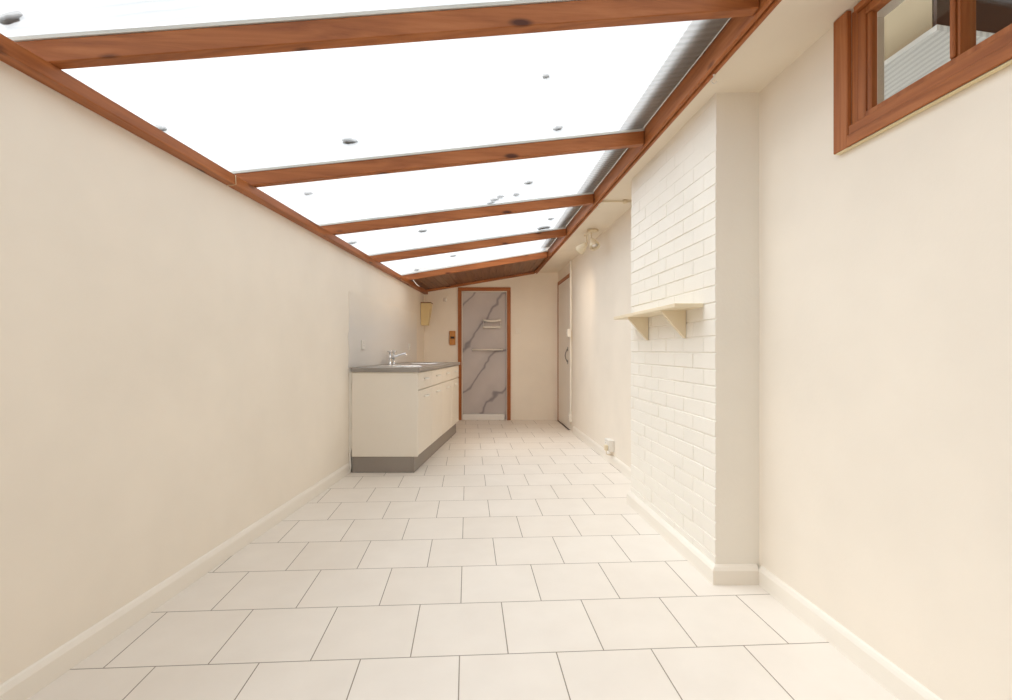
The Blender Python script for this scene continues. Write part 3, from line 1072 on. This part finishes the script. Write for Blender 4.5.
# two-handled mixer tap behind the sink
ty = 5.30
tx = -1.255
ZT = WT1
t = thing('mixer_tap', (tx, ty + .09, ZT), 'chrome two-handled mixer tap standing behind the sink', 'tap')
for y in (ty, ty + .18):
    bm = new()
    lathe(bm, (tx, y, ZT + .0005), (0, 0, 1), [(0, .026), (.006, .026), (.012, .016), (.055, .014), (.065, .019), (.088, .019), (.094, .010), (.126, .009)], 18)
    p = obj('pillar', bm, 'chrome', t)
    bm = new()
    zc = ZT + .142
    for a in (0.4, 0.4 + math.pi / 2):
        c, s = math.cos(a) * .034, math.sin(a) * .034
        tube(bm, [(tx - c, y - s, zc), (tx, y, zc), (tx + c, y + s, zc)], [.008, .006, .008], 8)
    lathe(bm, (tx, y, ZT + .124), (0, 0, 1), [(0, .010), (.006, .014), (.022, .014), (.028, .006)], 14)
    obj('cross_handle', bm, 'chrome', p)
bm = new()
tube(bm, [(tx, ty + .006, ZT + .076), (tx, ty + .174, ZT + .076)], .013, 12)
obj('bridge', bm, 'chrome', t)
bm = new()
mid = ty + .09
tube(bm, [(tx, mid, ZT + .076), (tx + .012, mid, ZT + .084), (tx + .05, mid + .01, ZT + .096), (tx + .10, mid + .02, ZT + .112), (tx + .14, mid + .03, ZT + .118), (tx + .155, mid + .033, ZT + .100)], [.012, .012, .011, .010, .010, .011], 12)
obj('spout', bm, 'chrome', t)

# pale panel behind the sink, sockets on it
bm = new()
pts = [(4.30, .924), (7.0, .924), (7.0, 1.60)]
rs = random.Random(5)
top = [(4.32 + (7.0 - 4.32) * k / 6, 1.60) for k in range(5, -1, -1)]
edge = [(4.31 + rs.uniform(-.02, .015), 1.56 - .06 * k) for k in range(10)]
pts = pts + top + edge
prism(bm, [Lw(y, .0005, z) for y, z in pts], [Lw(y, .006, z) for y, z in pts])
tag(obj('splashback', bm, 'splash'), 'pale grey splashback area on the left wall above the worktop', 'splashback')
plate('wall_socket', Lw, 4.67, 1.13, .088, .088, .012, 'small white socket plate over the near end of the worktop', 'socket', o0=.0065)
plate('wall_socket', Lw, 6.56, 1.12, .088, .088, .012, 'small white socket plate over the far end of the worktop', 'socket', o0=.0065)

# tapered wall box in the far left corner
t = thing('wall_box', Lw(7.36, .06, 1.44), 'yellowed cream tapered wall box high in the far left corner', 'box')
bm = new()
xw = Lw(7.36, .002, 0)[0]
a = [(xw, 7.30, 1.45), (xw + .10, 7.30, 1.45), (xw + .10, 7.43, 1.45), (xw, 7.43, 1.45)]
b = [(xw, 7.27, 1.775), (xw + .15, 7.27, 1.775), (xw + .15, 7.46, 1.775), (xw, 7.46, 1.775)]
prism(bm, a, b)
obj('body', bm, 'yellowed', t)
bm = new()
a = [(xw, 7.265, 1.7755), (xw + .155, 7.265, 1.7755), (xw + .155, 7.465, 1.7755), (xw, 7.465, 1.7755)]
prism(bm, a, [(p[0], p[1], 1.79) for p in a])
obj('lid', bm, 'board', t)

# wooden wall box beside the doorway, small bracket above it, switch right of the doorway
p0, p1 = at(449.6, 345, Y1), at(455.6, 331, Y1)
t = thing('wall_control', ((p0.x + p1.x) / 2, Y1, p0.z), 'small orange wooden control box with a dark slot left of the far doorway', 'control box')
bm = new()
box(bm, ident, (p0.x, p1.x), (Y1 - .035, Y1 - .001), (p0.z, p1.z), .004, 2)
obj('case', bm, 'orange_wood', t)
bm = new()
zc = (p0.z + p1.z) / 2
box(bm, ident, (p0.x + .018, p1.x - .012), (Y1 - .040, Y1 - .0345), (zc - .012, zc + .022), .001)
obj('slot', bm, 'black', t)
bm = new()
box(bm, ident, (p0.x + .01, p1.x - .01), (Y1 - .042, Y1 - .0345), (p0.z + .012, zc - .02), .003)
obj('flap', bm, 'orange_wood', t)
q = at(444, 297, Y1)
bm = new()
tube(bm, [(q.x + .06, Y1 - .012, q.z), (q.x, Y1 - .012, q.z), (q.x, Y1 - .012, q.z - .07)], .004, 8)
box(bm, ident, (q.x + .015, q.x + .045), (Y1 - .03, Y1 - .001), (q.z - .075, q.z - .025), .004)
tag(obj('cable_clip', bm, 'white'), 'small white cable clip high on the far wall left of the doorway', 'clip')
q = at(518, 331, Y1)
fb = lambda a, o, z: (a, Y1 - o, z)
plate('light_switch', fb, q.x, q.z, .085, .085, .012, 'cream light switch on the far wall right of the doorway', 'switch', mat='cream_gloss', kind='switch')
